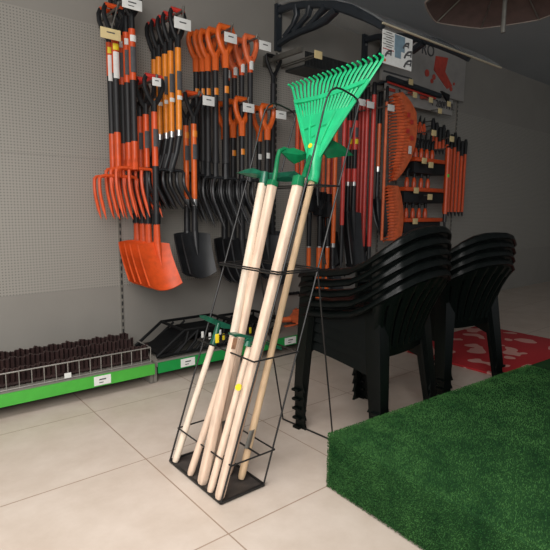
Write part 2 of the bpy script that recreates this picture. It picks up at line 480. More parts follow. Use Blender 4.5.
# --- orange square spades
def orange_spade(t, z):
    d_grip(t, M['black'], M['red'], .075, -z(112)+.02)
    MB().tube([(0, 0, z(112)), (0, 0, z(166))], .0245, 12).build('upper_shaft', M['orange'], t)
    sticker(t, z(138), .13, .0245, M['ink'], 'label')
    MB().tube([(0, 0, z(166)), (0, 0, z(225))], .0245, 12).build('lower_shaft', M['shaft_black'], t)
    MB().tube([(0, -.0, z(214)), (0, 0, z(224))], .032, 12).build('collar', M['black'], t)
    blade(z(244), z(281), .265, .275, M['orange'], t, tilt=.20, dish=.03, sock=z(222)-z(244), cx=-.035)
c, r = tool_row(orange_spade, 'square_spade',
    lambda k: 'orange square spade with black collar, %s of the row below the pitchforks' % ORD[k], 'spade',
    'orange square spades', 153.5, 76, [7.5, 14, 20], 3.62)
hook(156.5, 82, 3.66, c.x, c.z-.03, 'paper', 'wall hook with white price tag holding the orange square spades', .07, .06)

# --- amber shafted digging forks
def amber_fork(t, z):
    d_grip(t, M['black'], M['red'], .06, -z(50)+.02)
    MB().tube([(0, 0, z(48)), (0, 0, z(132))], .0245, 12).build('shaft', M['amber'], t)
    sticker(t, z(81), .14, .0245, M['ink'], 'label'); sticker(t, z(98), .03, .0245, M['paper'], w=.02)
    MB().tube([(0, 0, z(130)), (0, 0, z(136))], .027, 12).build('ferrule', M['silver'], t)
    MB().tube([(0, 0, z(135)), (-.02, .01, z(152)), (-.058, .038, z(172))], [.024, .023, .024], 12).build('socket', M['steel_black'], t)
    fork_head(z(170), z(209), .24, 5, M['steel_black'], t, .20, .025, cx=-.06, cy=.04)
c, r = tool_row(amber_fork, 'digging_fork',
    lambda k: 'black digging fork with amber shaft and black grip, %s in its row' % ORD[k], 'fork',
    'amber shafted digging forks', 177.3, 10, [6, 11.5, 17, 22], 3.58)
hook(182.5, 24, 3.58, c.x, c.z-.03, 'paper', 'wall hook with white price tag above the amber digging forks', .14, .08)

# --- black spades with orange shaft and Y grip
def y_spade(t, z):
    d_grip(t, M['black'], M['orange'], .075, -z(124)+.02, True)
    MB().tube([(0, 0, z(124)), (0, 0, z(203))], .024, 12).build('shaft', M['orange2'], t)
    sticker(t, z(134), .05, .024, M['amber'], 'band'); sticker(t, z(152), .12, .024, M['ink'], 'label')
    MB().tube([(0, 0, z(199)), (0, 0, z(206))], .027, 12).build('ferrule', M['silver'], t)
    MB().tube([(0, 0, z(206)), (0, 0, z(236))], [.025, .030], 12).build('neck', M['steel_black'], t)
    blade(z(234), z(271), .275, .255, M['steel_black'], t, tilt=.12, dish=.035, sock=.02)
c, r = tool_row(y_spade, 'square_spade',
    lambda k: 'black square spade with orange shaft and Y-shaped grip, %s of two' % ORD[k], 'spade',
    'black spades with orange shafts', 193.3, 93, [6.5], 3.68)
hook(208.5, 101, 3.68, c.x, c.z-.03, 'paper', 'wall hook with white price tag beside the Y-shaped grips', .11, .075)

# --- black forks with orange D grips
def og_fork(y_sh, y_hd, y_tip, n=4, w=.24, st='yellow'):
    def mk(t, z):
        d_grip(t, M['orange2'], M['orange2'], .072, -z(y_sh)+.02, k=1.35)
        MB().tube([(0, 0, z(y_sh)), (0, 0, z(y_sh)-.62), (0, 0, z(y_hd)+.12)], [.025, .027, .033], 12).build('shaft', M['shaft_black'], t)
        sticker(t, z(y_sh)-.19, .055, .024, M['amber'], 'sticker')
        if st == 'barcode': sticker(t, z(y_sh)-.10, .17, .024, M['paper'], 'label')
        fork_head(z(y_hd), z(y_tip), w, n, M['steel_black'], t, .18, .03)
    return mk
c, r = tool_row(og_fork(66, 178, 228), 'digging_fork',
    lambda k: 'black digging fork with bright orange D grip, %s of the five highest' % ORD[k], 'fork',
    'digging forks with orange D grips', 225.5, 27, [8, 15, 20, 25], 3.56, [-.01, -.03, -.045, -.06])
hook(230.5, 38, 3.56, c.x, c.z-.03, 'paper', 'wall hook with white price tag at the five orange D grips', .12, .075)
def og_spade(t, z):
    d_grip(t, M['rust'], M['rust'], .065, -z(58)+.02, k=1.35)
    MB().tube([(0, 0, z(57)), (0, 0, z(73))], .024, 12).build('upper_shaft', M['orange'], t)
    sticker(t, z(66), .07, .024, M['paper'], 'label')
    MB().tube([(0, 0, z(73)), (0, 0, z(182))], .0235, 12).build('lower_shaft', M['shaft_black'], t)
    fork_head(z(180), z(222), .22, 4, M['steel_black'], t, .16, .03)
c, r = tool_row(og_spade, 'digging_fork',
    lambda k: 'black fork with deep orange grip and white wrapped label, %s of four' % ORD[k], 'fork',
    'forks with deep orange grips', 250.3, 37, [6.5, 13, 19.5], 3.60)
hook(265, 46, 3.60, c.x, c.z-.03, 'paper', 'wall hook with white price tag right of the deep orange grips', .125, .075)

# --- round shovels on the lower hooks
def low_shovel(y_gr, y_sh, y_mid, y_b0, y_b1, stk):
    def mk(t, z):
        d_grip(t, M['orange2'], M['orange2'], .072, -z(y_sh)+.02, k=1.35)
        MB().tube([(0, 0, z(y_sh)), (0, 0, z(y_mid))], .0235, 12).build('shaft', M['shaft_black'], t)
        sticker(t, z(y_sh+18), .05, .0235, M[stk], 'sticker')
        MB().tube([(0, 0, z(y_mid)), (0, 0, z(y_b0))], [.03, .032], 12).build('neck', M['steel_black'], t)
        blade(z(y_b0), z(y_b1), .27, .25, M['steel_black'], t, tilt=.12, dish=.05, point=1, sock=.04)
    return mk
c, r = tool_row(low_shovel(98, 134, 185, 240, 284, 'amber'), 'round_shovel',
    lambda k: 'black round shovel with orange D grip and amber sticker, %s of three' % ORD[k], 'shovel',
    'round shovels with amber stickers', 242, 99, [7.5, 15], 3.66)
hook(248.5, 108, 3.66, c.x, c.z-.03, 'paper', 'wall hook with white price tag at the lower orange D grips', .12, .075)
c, r = tool_row(low_shovel(105, 138, 190, 236, 278, 'paper'), 'round_shovel',
    lambda k: 'black round shovel with orange grip and white sticker, %s of two' % ORD[k], 'shovel',
    'round shovels with white stickers', 267.5, 106, [7], 3.66)
hook(281, 115, 3.66, c.x, c.z-.03, 'paper', 'wall hook with white price tag behind the wire arch of the stand', .12, .07)

# --- black tool with black Y grip on the long arm
def black_fork(t, z):
    d_grip(t, M['black'], M['black'], .09, -z(85)+.02, True)
    MB().tube([(0, 0, z(84)), (0, 0, z(232))], .027, 12).build('shaft', M['shaft_black'], t)
    blade(z(232), z(280), .26, .26, M['steel_black'], t, tilt=.1, dish=.03)
c, r = tool_row(black_fork, 'square_spade', lambda k: 'all black spade with wide Y grip hanging below the canopy bracket', 'spade', None, 273.5, 56, [], 3.92)
t = thing('square_hook', 'short grey square wall arm holding the all black spade', 'hook', (c.x, 3.92, c.z))
MB().box((0, -.14, -.03), (.035, .54, .045)).build('arm_bar', M['rod'], t)
MB().box((0, YW-3.92-.01, -.03), (.06, .02, .10)).build('wall_clip', M['rod'], t)

# ------------------------------------------------------------------ canopy bracket, canopy, posters, wall sign
XB = 3.308
t = thing('door_canopy', 'dark door canopy with arched bracket and pale front edge high on the wall', 'canopy', (XB, YW, 2.9))
o0 = Vector((XB, YW, 2.9))
def bk(dx, par):
    q = lambda x, y: P(x, y, X=XB) - o0 + Vector((dx, 0, 0))
    up = (1, 0, 0)
    MB().box(q(278, 28)+Vector((0, .0, 0)), (.07, .035, .44)).build('wall_plate', M['canopy'], par)
    MB().tube([q(278, 11), q(290, 6.5), q(305, 4.6), q(320, 4.4), q(337, 6.2), q(352, 10.5), q(366, 17), q(376, 22.5), q(383, 27)],
              [.032, .032, .032, .032, .040, .046, .038, .030, .026], 8, flat=(1, .8), power=4, up=up).build('top_arch', M['canopy'], par)
    MB().tube([q(279, 44), q(288, 38), q(300, 32), q(314, 26.5), q(326, 20), q(336, 10)], [.030, .030, .030, .032, .036, .036], 8, flat=(.9, 1), power=4, up=up).build('lower_strut', M['canopy'], par)
    for a in ([(296, 6), (297, 15), (293, 25), (285, 37)], [(310, 6), (308, 15), (302, 22), (294, 32)], [(326, 7), (320, 13), (314, 20), (308, 27)]):
        MB().tube([q(*p) for p in a], [.032, .026, .022, .028], 8, flat=(.9, 1.1), power=4, up=up).build('curved_rib', M['canopy'], par)
    for y in (17, 44): MB().tube([q(278, y)+Vector((0, -.01, 0)), q(278, y)+Vector((0, -.03, 0))], .014, 8).build('bolt', M['silver'], par)
bk(0, t); bk(1.30, t)
arch = [P(x, y, X=XB)-o0+Vector((0, 0, .05)) for x, y in [(278, 11), (290, 6.5), (305, 4.6), (320, 4.4), (337, 6.2), (352, 10.5), (366, 17), (376, 22.5), (383, 27)]]
def panel(u, v):
    k = v*(len(arch)-1); i = min(int(k), len(arch)-2); a = arch[i].lerp(arch[i+1], k-i)
    return a + Vector((-.02+u*1.9, 0, 0))
tag(MB().sheet(panel, 4, 16, .012).build('canopy_sheet', M['clear'], t), 'clear plastic canopy sheet')
fe = P(383, 26, X=XB)-o0
tag(MB().box(fe+Vector((.93, -.02, .012)), (1.92, .014, .014)).build('front_profile', M['pale'], t), 'pale front edge profile')

# product poster below the canopy's edge
Yp = P(383, 26, X=XB).y - .035
pa, pb = P(383, 29, Y=Yp), P(411, 70, Y=Yp)
W_, H_ = pb.x-pa.x, P(383, 29, Y=Yp).z - P(383, 63, Y=Yp).z
t = thing('product_poster', 'white poster with canopy pictures and blue grey block under the canopy edge', 'poster', (pa.x, Yp, pa.z-H_))
MB().box((W_/2, 0, H_/2), (W_, .008, H_)).build('poster_sheet', M['paper'], t)
def pr(u0, v0, u1, v1, m, name='print_block'):
    return MB().box(((u0+u1)/2*W_, -.006, (v0+v1)/2*H_), ((u1-u0)*W_, .004, (v1-v0)*H_)).build(name, m, t)
tag(pr(.38, .5, .72, .97, M['bluegrey']), 'blue grey printed block'); tag(pr(.02, .06, .10, .14, M['orange2']), 'orange printed spot')
tag(pr(.0, .43, .36, .45, M['signred'], 'print_line'), 'thin red printed line')
pr(.40, .28, .60, .5, M['bluegrey'])
for v in (.93, .79, .65, .51): pr(.10, v, .28, v+.02, M['rod'], 'print_line')
pr(.0, .86, .34, .875, M['rod'], 'print_line'); pr(.0, .72, .34, .735, M['rod'], 'print_line'); pr(.0, .58, .34, .595, M['rod'], 'print_line')
for (u, v, s) in ((.66, .62, .8), (.72, .34, 1.0), (.72, .06, 1.0), (.08, .22, .8)):
    w, h = .24*W_*s, .26*H_*s
    a = Vector((u*W_, -.007, v*H_))
    MB().tube([a, a+Vector((w*.2, 0, h*.45)), a+Vector((w*.55, 0, h*.85)), a+Vector((w, 0, h))], .008, 6).tube([a+Vector((w, 0, h)), a+Vector((w*.95, 0, h*.3))], .006, 6).tube([a+Vector((w*.15, 0, h*.4)), a+Vector((w, 0, h*.55))], .005, 6).build('bracket_picture', M['ink'], t)

# long wall sign behind it
Ys = 3.93
sa = P(383, 45, Y=Ys); sb = P(452, 100, Y=Ys); zt = P(400, 33, Y=Ys).z; zb = P(412, 88, Y=Ys).z
t = thing('wall_sign', 'long white printed sign with red pictures high on the right wall', 'sign', (sa.x, Ys, zb))
MB().rbox(((sb.x-sa.x)/2+.15, .02, (zt-zb)/2), (sb.x-sa.x+.3, .04, zt-zb), .006).build('sign_board', M['signwhite'], t)
def on(x, y): return P(x, y, Y=Ys-.004)-Vector((sa.x, Ys, zb))
tag(MB().prism([on(436, 56), on(448, 58), on(445, 72), on(452, 86), on(447, 89), on(438, 76), on(434, 70)], (0, .008, 0)).build('red_picture', M['signred'], t), 'folded red printed picture')
for (x, y, r_) in ((427, 73, .045), (434, 77, .035), (432, 81, .03), (451, 89, .03), (454, 84, .02)):
    MB().tube([on(x, y)+Vector((0, .004, 0)), on(x, y)+Vector((0, -.004, 0))], r_, 10).build('red_dot', M['signred'], t)
def letters(s, size, m, name):
    cu = bpy.data.curves.new(name, 'FONT'); cu.body = s; cu.size = size*U; cu.extrude = .003*U
    tmp = bpy.data.objects.new(name+'_curve', cu); me = bpy.data.meshes.new_from_object(tmp)
    me.transform(Matrix.Rotation(PI/2, 4, 'X')); me.name = name
    bpy.data.objects.remove(tmp); bpy.data.curves.remove(cu)
    me.materials.clear(); me.materials.append(m)
    o = bpy.data.objects.new(name, me); C.objects.link(o); return o
def text(s, x, y, size, m, par, name='lettering'):
    o = letters(s, size, m, name); o.parent = par
    o.location = on(x, y)*U + Vector((0, -.004*U, 0)); return o
text('RO', 421, 53, .20, M['ink'], t); text('stk', 398, 67, .13, M['signred'], t)
MB().box(on(398, 75), (.55, .006, .02)).build('print_line', M['ink'], t)

t = thing('tool_rail', 'dark bar with triangular end bracket mounted below the wall sign', 'rail', (0, 0, 0))
a, b = P(388, 78, Y=3.80), P(440, 96, Y=3.80)
MB().tube([a, b], .03, 8, power=4).build('bar', M['canopy'], t)
MB().tube([a+Vector((0, 0, -.045)), b+Vector((-.1, 0, -.045))], .012, 6).build('red_edge', M['red'], t)
MB().prism([P(441, 91, Y=3.8), P(449, 95, Y=3.8), P(448, 103, Y=3.8)], (0, .03, 0)).build('end_bracket', M['black'], t)
for f in (.1, .9): MB().tube([a.lerp(b, f), a.lerp(b, f)+Vector((0, YW-3.8, 0))], .016, 8).build('wall_stud', M['canopy'], t)

# lower lettered strip and its tags
t = thing('lettered_strip', 'narrow pale lettered strip below the dark bar', 'sign', (0, 0, 0))
a, b = P(386, 88, Y=3.86), P(452, 108, Y=3.86)
MB().box((a+b)/2+Vector((0, 0.01, -.02)), (b.x-a.x, .03, .20)).build('strip_board', M['signwhite'], t)
def txt2(s, x, y, size, m, par, Y):
    o = letters(s, size, m, 'lettering'); o.parent = par
    o.location = P(x, y, Y=Y)*U
txt2('T 200PI PL', 431, 105, .12, M['ink'], t, 3.838)
for (x, y, w) in ((392, 90, .12), (412, 94, .16), (424, 98, .16)):
    MB().box(P(x, y, Y=3.84), (w, .006, .035)).build('red_print', M['signred'], t)
for i, (x, y, lb) in enumerate(((411, 82, 'cream price tag hanging at the left end of the dark bar'), (431, 100, 'cream price tag on the lettered strip, left of the black lettering'),
        (449, 104, 'cream price tag at the right end of the lettered strip'), (440, 111, 'cream round price tag below the lettered strip'),
        (415, 95, 'cream round tag above the orange plastic rake heads'))):
    c = P(x, y, Y=3.72)
    t = thing('price_tag', lb, 'tag', c, 'cream price tags on the right wall')
    MB().rbox((0, 0, 0), (.085, .006, .065), .003).build('tag_card', M['cream'], t)
    MB().tube([(0, .003, .02), (0, YW-c.y-.12, .03)], .006, 6).build('tag_hook', M['rod'], t)

# dark perforated shelf above the rake
t = thing('mesh_shelf', 'dark perforated metal shelf on the wall behind the green rake', 'shelf', (0, 0, 0))
a, b = P(305, 66, Y=3.75), P(358, 78, Y=3.75)
a.z = b.z = (a.z+b.z)/2
MB().box(((a.x+b.x)/2, (3.75+YW)/2-.005, a.z), (b.x-a.x, YW-3.75, .02)).box(((a.x+b.x)/2, 3.75, a.z+.06), (b.x-a.x, .012, .14)).build('perforated_tray', M['mesh'], t)
mb = MB()
for i in range(40): mb.tube([(a.x+(b.x-a.x)*i/39, 3.742, a.z), (a.x+(b.x-a.x)*i/39, 3.742, a.z+.13)], .004, 4)
mb.build('mesh_bars', M['black'], t)
tt = thing('wire_hook', 'double wire prong with cream tag right of the grey wall arm', 'hook', (0, 0, 0))
q = P(317, 55, Y=3.5)
for s in (-.02, .03): MB().tube([q+Vector((s, 0, 0)), (q.x+s, YW, q.z)], .007, 6).build('prong', M['rod'], tt)
tag(MB().rbox(q+Vector((.005, -.012, 0)), (.10, .006, .07), .003).build('price_tag', M['cream'], tt), 'cream price tag')

# ------------------------------------------------------------------ long handled tools on the right
def long_tool(px, y0, y1, yb, mt, r, Y, name, cat, label, group, ferr=None, head=None, lab=None, grip=None):
    """black sleeve y0..y1, coloured shaft y1..yb, then optional ferrule and head"""
    c = P(px, y0, Y=Y); z = lambda y: P(px, y, Y=Y).z-c.z
    t = thing(name, label, cat, c, group)
    if y1 > y0: MB().tube([(0, 0, 0), (0, 0, z(y0+2)), (0, 0, z(y1))], [r*.7, r*1.05, r*1.05], 10).build('sleeve', M['black'], t)
    MB().tube([(0, 0, z(y1)), (0, 0, z(yb))], r, 10).build('shaft', M[mt], t)
    MB().tube([(0, .0, -.03), (0, YW-Y, -.03)], .010, 6).build('hanging_hook', M['rod'], t)
    e = yb
    if ferr:
        MB().tube([(0, 0, z(e)), (0, 0, z(e+ferr))], r*1.1, 10).build('ferrule', M['silver'], t); e += ferr
    if lab: sticker(t, z(lab[0]), abs(z(lab[1])-z(lab[0])), r, M[lab[2]], 'label')
    if head:
        k, h0, h1 = head
        MB().tube([(0, 0, z(e)), (0, 0, z(h0))], [r*.9, r], 10).build('neck', M['steel_black'], t)
        if k == 'blade': blade(z(h0), z(h1), .2, .2, M['steel_black'], t, tilt=.08, dish=.02, sock=.03)
        if k == 'scoop': blade(z(h0), z(h1), .24, .2, M['steel_black'], t, tilt=.1, dish=.05, point=1, sock=.03)
        if k == 'hook': MB().tube([(0, 0, z(h0)), (0, -.01, z(h1)), (0, -.06, z(h1)-.03), (0, -.09, z(h1)+.02)], [r*.6, r*.5, r*.5, r*.35], 8).build('hook_tip', M['steel_black'], t)
        if k == 'brush':
            MB().rbox((0, 0, z(h0)-.03), (.34, .08, .06), .01).build('brush_block', M['black'], t)
            mb = MB()
            rn = random.Random(int(px*7))
            for i in range(90):
                x = -.16+.32*rn.random(); y = -.035+.07*rn.random()
                mb.tube([(x, y, z(h0)-.055), (x*1.1, y*1.3, z(h1))], .005, 4)
            tag(mb.build('bristles', M['black'], t), kind='stuff')
    return t
GR = 'long handled tools on the right wall'
for a in [
    (298.0, 108, 113, 190, 'orange', .021, 3.78, 'long_handled_hoe', 'hoe', 'orange long handle, leftmost of the right wall tools', None, ('hook', 200, 212)),
    (303.0, 106, 111, 192, 'orange', .021, 3.74, 'long_handled_hoe', 'hoe', 'orange long handle just left of the green rake neck', None, ('hook', 202, 214)),
    (318.8, 132, 136, 173, 'orange2', .020, 3.70, 'long_handled_hoe', 'hoe', 'orange handle with silver ferrule and hooked tip right of the rake socket', 7, ('hook', 196, 206)),
    (324.0, 128, 132, 196, 'rust', .020, 3.84, 'long_handled_hoe', 'hoe', 'dull orange handle below the green leaf-shaped hoe', None, ('blade', 206, 244)),
    (329.5, 126, 130, 226, 'rust', .020, 3.80, 'long_handled_hoe', 'hoe', 'dull orange handle left of the bright amber one', None, ('blade', 232, 262)),
    (336.5, 108, 112, 243, 'orange2', .023, 3.66, 'long_handled_broom', 'broom', 'long bright orange handle hanging right of the rake', 4, ('blade', 268, 292)),
    (332.8, 140, 144, 225, 'red', .018, 3.88, 'long_handled_hoe', 'hoe', 'thin red handle between two orange ones', None, ('blade', 232, 262)),
    (345.6, 90, 112, 225, 'red', .022, 3.62, 'long_handled_broom', 'broom', 'long red handle with green dot and black lower end', None, ('hook', 262, 272)),
    (361.0, 84, 100, 215, 'red', .020, 3.84, 'long_handled_broom', 'broom', 'red handle ending highest in the red bunch', None, ('scoop', 224, 252)),
    (364.6, 85, 102, 232, 'red', .020, 3.76, 'long_handled_broom', 'broom', 'red handle in the middle of the bunch under the white tags', 4, ('blade', 250, 280)),
    (368.4, 83, 100, 246, 'red', .023, 3.68, 'long_handled_broom', 'broom', 'thick red handle right of the bunch, under the white tag', None, ('hook', 262, 270)),
    (374.8, 82, 95, 246, 'red', .024, 3.56, 'long_handled_broom', 'broom', 'brightest long red handle standing free of the bunch', None, ('hook', 262, 270)),
    (380.8, 90, 124, 167, 'orange2', .022, 3.66, 'long_handled_spade', 'spade', 'orange handle with black sleeve and silver ferrule among the red handles', 5, ('scoop', 200, 236)),
    (387.6, 86, 102, 240, 'rust', .016, 3.50, 'long_handled_rake', 'rake', 'thin orange red handle in front of the orange rake heads', None, None),
    ]:
    long_tool(*a[:10], GR, a[10], a[11], ('%s' and (112, 124, 'ink')) if a[0] in (345.6,) else None)
# two thick red loppers with black bands
for px, Y, lb in ((350.8, 3.72, 'thick red tool with yellow and dark label, left of the pair'), (356.8, 3.64, 'thick red tool with yellow and dark label, right of the pair')):
    c = P(px, 88, Y=Y); z = lambda y: P(px, y, Y=Y).z-c.z
    t = thing('telescopic_tool', lb, 'tool', c, 'thick red telescopic tools')
    MB().tube([(0, 0, 0), (0, 0, z(100)), (0, 0, z(121))], [.018, .024, .026], 10).build('sleeve', M['black'], t)
    MB().tube([(0, 0, z(121)), (0, 0, z(150))], .029, 12).build('upper_shaft', M['red'], t)
    sticker(t, z(133), .10, .029, M['ink'], 'label'); sticker(t, z(142), .05, .029, M['yellow'])
    MB().tube([(0, 0, z(150)), (0, 0, z(169))], .025, 12).build('clamp_sleeve', M['black'], t)
    MB().tube([(0, 0, z(169)), (0, 0, z(182))], .030, 12).build('lower_shaft', M['red'], t)
    MB().tube([(0, 0, z(182)), (0, 0, z(186))], .026, 12).build('ferrule', M['silver'], t)
    MB().tube([(0, 0, z(186)), (0, 0, z(215))], [.026, .03], 12).build('neck', M['black'], t)
    blade(z(213), z(262), .22, .2, M['steel_black'], t, .08, .03, sock=.02)
    MB().tube([(0, 0, -.03), (0, YW-Y, -.03)], .010, 6).build('hanging_hook', M['rod'], t)
for px, Y, mt, y0, lb in ((309.8, 3.84, 'orange2', 196, 'orange broom handle tip left of three below the black heads'), (320.4, 3.78, 'orange2', 200, 'thick orange handle second from left below the black heads'),
                      (328.6, 3.72, 'orange2', 202, 'orange handle third from left below the black heads')):
    c = P(px, y0, Y=Y); z = lambda y: P(px, y, Y=Y).z-c.z
    t = thing('push_broom', lb, 'broom', c, 'brooms hung head up')
    MB().rbox((0, 0, z(y0+8)), (.13, .10, .16), .02).build('broom_head', M['black'], t)
    mb = MB(); rn = random.Random(int(px))
    for i in range(60):
        x = -.06+.12*rn.random(); y = -.045+.09*rn.random()
        mb.tube([(x, y, z(y0+10)), (x*1.2, y*1.2, z(y0-8))], .006, 4)
    tag(mb.build('bristles', M['black'], t), kind='stuff')
    MB().tube([(0, 0, z(y0+16)), (0, 0, z(246))], .026, 10).build('socket', M['black'], t)
    MB().tube([(0, 0, z(246)), (0, 0, z(247.5))], .024, 10).build('ferrule', M['silver'], t)
    MB().tube([(0, 0, z(247.5)), (0, 0, z(300))], .023 if px != 320.4 else .031, 10).build('handle', M[mt], t)
    MB().tube([(0, .0, z(y0+8)), (0, YW-Y, z(y0+8))], .012, 6).build('hanging_hook', M['rod'], t)
for (x, y, X_, lb) in ((361.5, 102.5, 3.5, 'white price tag left of the bright red handle'), (370, 105, 3.45, 'white price tag nearest the bright red handle'), (390.5, 108, 3.4, 'white price tag in front of the orange rake heads')):
    c = P(x, y, Y=X_); t = thing('price_hook', lb, 'hook', c, 'white price tags on the right wall hooks')
    tag(MB().rbox((0, -.008, 0), (.11, .006, .065), .003).build('price_tag', M['paper'], t), 'white price tag')
    MB().tube([(-.02, 0, .02), (-.02, YW-X_, .02)], .009, 6).build('rod', M['rod'], t)

# orange plastic rake heads
def rake_head(name, label, pts_edge, teeth_x, y0, y1, Y, n):
    """pts_edge: right outline from top to bottom (pixels)"""
    c = P(pts_edge[0][0], y0, Y=Y); L = lambda x, y, d=0: P(x, y, Y=Y+d)-c
    t = thing(name, label, 'rake', c, 'orange plastic rake heads')
    k = len(pts_edge)
    def edge(v):
        s = v*(k-1); i = min(int(s), k-2); f = s-i
        return (pts_edge[i][0]*(1-f)+pts_edge[i+1][0]*f, pts_edge[i][1]*(1-f)+pts_edge[i+1][1]*f)
    def fn(u, v):
        ex, ey = edge(v); yy = y0+(y1-y0)*v; xl = teeth_x+ (ex-teeth_x)*.30
        x = xl+(ex-xl)*u; y = yy+(ey-yy)*u
        return L(x, y, .05*(1-u) - .03*math.sin(PI*u))
    MB().sheet(fn, 8, 24, .014).build('rake_body', M['rust'], t)
    for i in range(n):
        v = (i+.5)/n; ex, ey = edge(v); yy = y0+(y1-y0)*v; xl = teeth_x+(ex-teeth_x)*.36
        xr = xl+(ex-xl)*.62; g = .62*.64+.36; MB().tube([L(xr, yy+.3, .05*(1-g)-.03*math.sin(PI*g)-.012), L(xl+(xr-xl)*.45, yy, .05*(1-.45)-.045), L(xl, yy, .02), L(teeth_x+3, yy+.6, .04), L(teeth_x, yy+1.6, .0), L(teeth_x+.6, yy+2.4, -.06)], [.007, .012, .013, .011, .010, .006], 6).build('tooth', M['rust'], t)
    MB().tube([L(pts_edge[0][0]-2, y0, 0), L(pts_edge[0][0]-2, y0-4, .05), L(pts_edge[0][0]-2, y0-4, YW-Y)], .010, 6).build('hanging_loop', M['rod'], t)
    return t, L
t, L = rake_head('leaf_rake', 'large orange plastic leaf rake head, upper of two, teeth to the left', [(402, 92), (410, 101), (416, 112), (417, 128), (415, 145), (411, 158), (403, 172), (396, 180)], 389, 94, 181, 3.60, 27)
for q in ((409, 115), (412, 122), (408, 131), (412, 138)): MB().box(L(q[0], q[1], -.045), (.05, .006, .05)).build('red_print', M['red'], t)
MB().box(L(410, 150, -.04), (.05, .008, .09)).build('paper_label', M['paper'], t)
rake_head('leaf_rake', 'orange plastic leaf rake head, lower of two, behind the stacked chairs', [(398, 186), (401, 196), (403, 210), (403, 222), (402, 232), (400, 240)], 383, 185, 241, 3.66, 18)

# small racks of black and orange hand tools
def tiny_tool(c, s, label, grp):
    t = thing('hand_nozzle', label, 'nozzle', c, grp)
    MB().tube([(0, 0, 0), (0, 0, .05*s), (0, 0, .10*s), (0, 0, .12*s)], [.026*s, .030*s, .022*s, .012*s], 10).build('body', M['orange'], t)
    MB().tube([(0, 0, .12*s), (0, 0, .19*s), (.02*s, -.01, .23*s)], [.018*s, .022*s, .016*s], 8).build('trigger_head', M['black'], t)
    MB().tube([(0, 0, .17*s), (0, YW-c[1], .17*s)], .007, 6).build('peg', M['rod'], t)
rk = [(414, 446, 156, 'top'), (404, 444, 185, 'middle'), (404, 440, 215, 'lowest')]
for (x0, x1, y, nm) in rk:
    Y = 3.72
    a, b = P(x0, y, Y=Y), P(x1, y+2.5, Y=Y); zt = (a.z+b.z)/2
    t = thing('display_tray', 'black display tray with orange lip, %s of three on the right wall' % nm, 'tray', ((a.x+b.x)/2, Y, zt), 'black trays with orange lips')
    w = b.x-a.x
    MB().rbox((0, .13, -.14), (w, .28, .14), .012).build('tray_body', M['black'], t)
    tag(MB().rbox((0, .12, -.045), (w*1.03, .31, .05), .012).build('lip', M['orange'], t), 'orange lip')
    tag(MB().rbox((-w*.28, -.045, -.06), (.10, .008, .07), .003).build('price_tag', M['cream'], t), 'cream price tag')
    MB().rbox((0, .30, -.10), (w*.4, .065, .06), .006).build('wall_bracket', M['rod'], t)
    for i in range(4):
        tiny_tool((a.x+w*(.14+.17*i), Y+.05, zt-.018), 1.0, 'orange nozzle with black head on the %s tray, %s' % (nm, ['leftmost', 'second from left', 'third from left', 'rightmost'][i]), 'orange nozzles on the %s tray' % nm)
# rows of orange hand tools at far right
i = 0
cols = [433.5, 437, 440.5, 444, 448, 452, 455.5, 459, 462.5, 466]
for k, px in enumerate(cols):
    Y = 3.84 - .03*(k % 3); y0 = 118+1.3*(px-433)*.5 + (k % 3)*2
    c = P(px, y0, Y=Y); z = lambda y: P(px, y, Y=Y).z-c.z
    ln = 150 if px < 446 else 212
    t = thing('hand_weeder', 'orange handled tool with black grip, %s in the far right row' % (['first from left', 'second from left', 'third from left', 'fourth from left', 'fifth from left', 'sixth from left', 'seventh from left', 'eighth from left', 'ninth from left', 'tenth from left'][k]), 'hand tool', c, 'hand tools in the far right row')
    MB().tube([(0, 0, 0), (0, 0, z(y0+4)), (0, 0, z(y0+15))], [.018, .027, .022], 8).build('grip', M['black'], t)
    MB().tube([(0, 0, z(y0+15)), (0, 0, z(ln))], .021, 8).build('shaft', M['orange'], t)
    MB().tube([(0, 0, z(ln)), (0, -.01, z(ln)-.06)], [.02, .006], 8).build('tip', M['steel_black'], t)
    MB().tube([(0, 0, -.03), (0, YW-Y+.012, -.03)], .008, 6).build('peg', M['rod'], t)
for (x, y, lb) in ((434, 133, 'cream tag in front of the far right row, at its left'), (452, 139, 'cream tag in front of the far right row, nearest its middle'), (431, 165, 'cream tag between the top and middle trays'), (430, 197, 'cream tag between the middle and lowest trays')):
    c = P(x, y, Y=3.62); t = thing('price_tag', lb, 'tag', c, 'cream tags by the trays')
    MB().rbox((0, 0, 0), (.10, .006, .07), .003).build('tag_card', M['cream'], t)
    MB().tube([(0, .003, .02), (0, YW-3.62, .02)], .007, 6).build('tag_hook', M['rod'], t)
# orange upright tool beside the trays
long_tool(448.5, 146, 148, 214, 'orange', .026, 3.58, 'long_handled_weeder', 'hand tool', 'tall orange handled tool with green dot beside the black trays', GR, None, ('hook', 222, 232), (176, 179, 'lime'))
# black small heads left of the row
for k, (x, y) in enumerate(((420, 122), (424, 124), (421, 138), (426, 139), (431, 140))):
    c = P(x, y, Y=3.80); t = thing('hand_pruner', 'small black and orange pruner %s above the top tray' % (['hung highest left', 'hung highest right', 'low at left', 'low in the middle', 'low at right'][k]), 'pruner', c, 'pruners above the top tray')
    for s in (-1, 1): MB().tube([(0, 0, 0), (s*.025, 0, -.06), (s*.02, 0, -.13)], [.012, .014, .01], 8).build('handle', M['orange' if k < 2 else 'black'], t)
    MB().tube([(0, 0, 0), (0, 0, .03), (.012, 0, .08)], [.018, .016, .005], 8).build('blade', M['steel_black'], t)
    MB().tube([(0, 0, -.01), (0, YW-3.8, -.01)], .006, 6).build('peg', M['rod'], t)

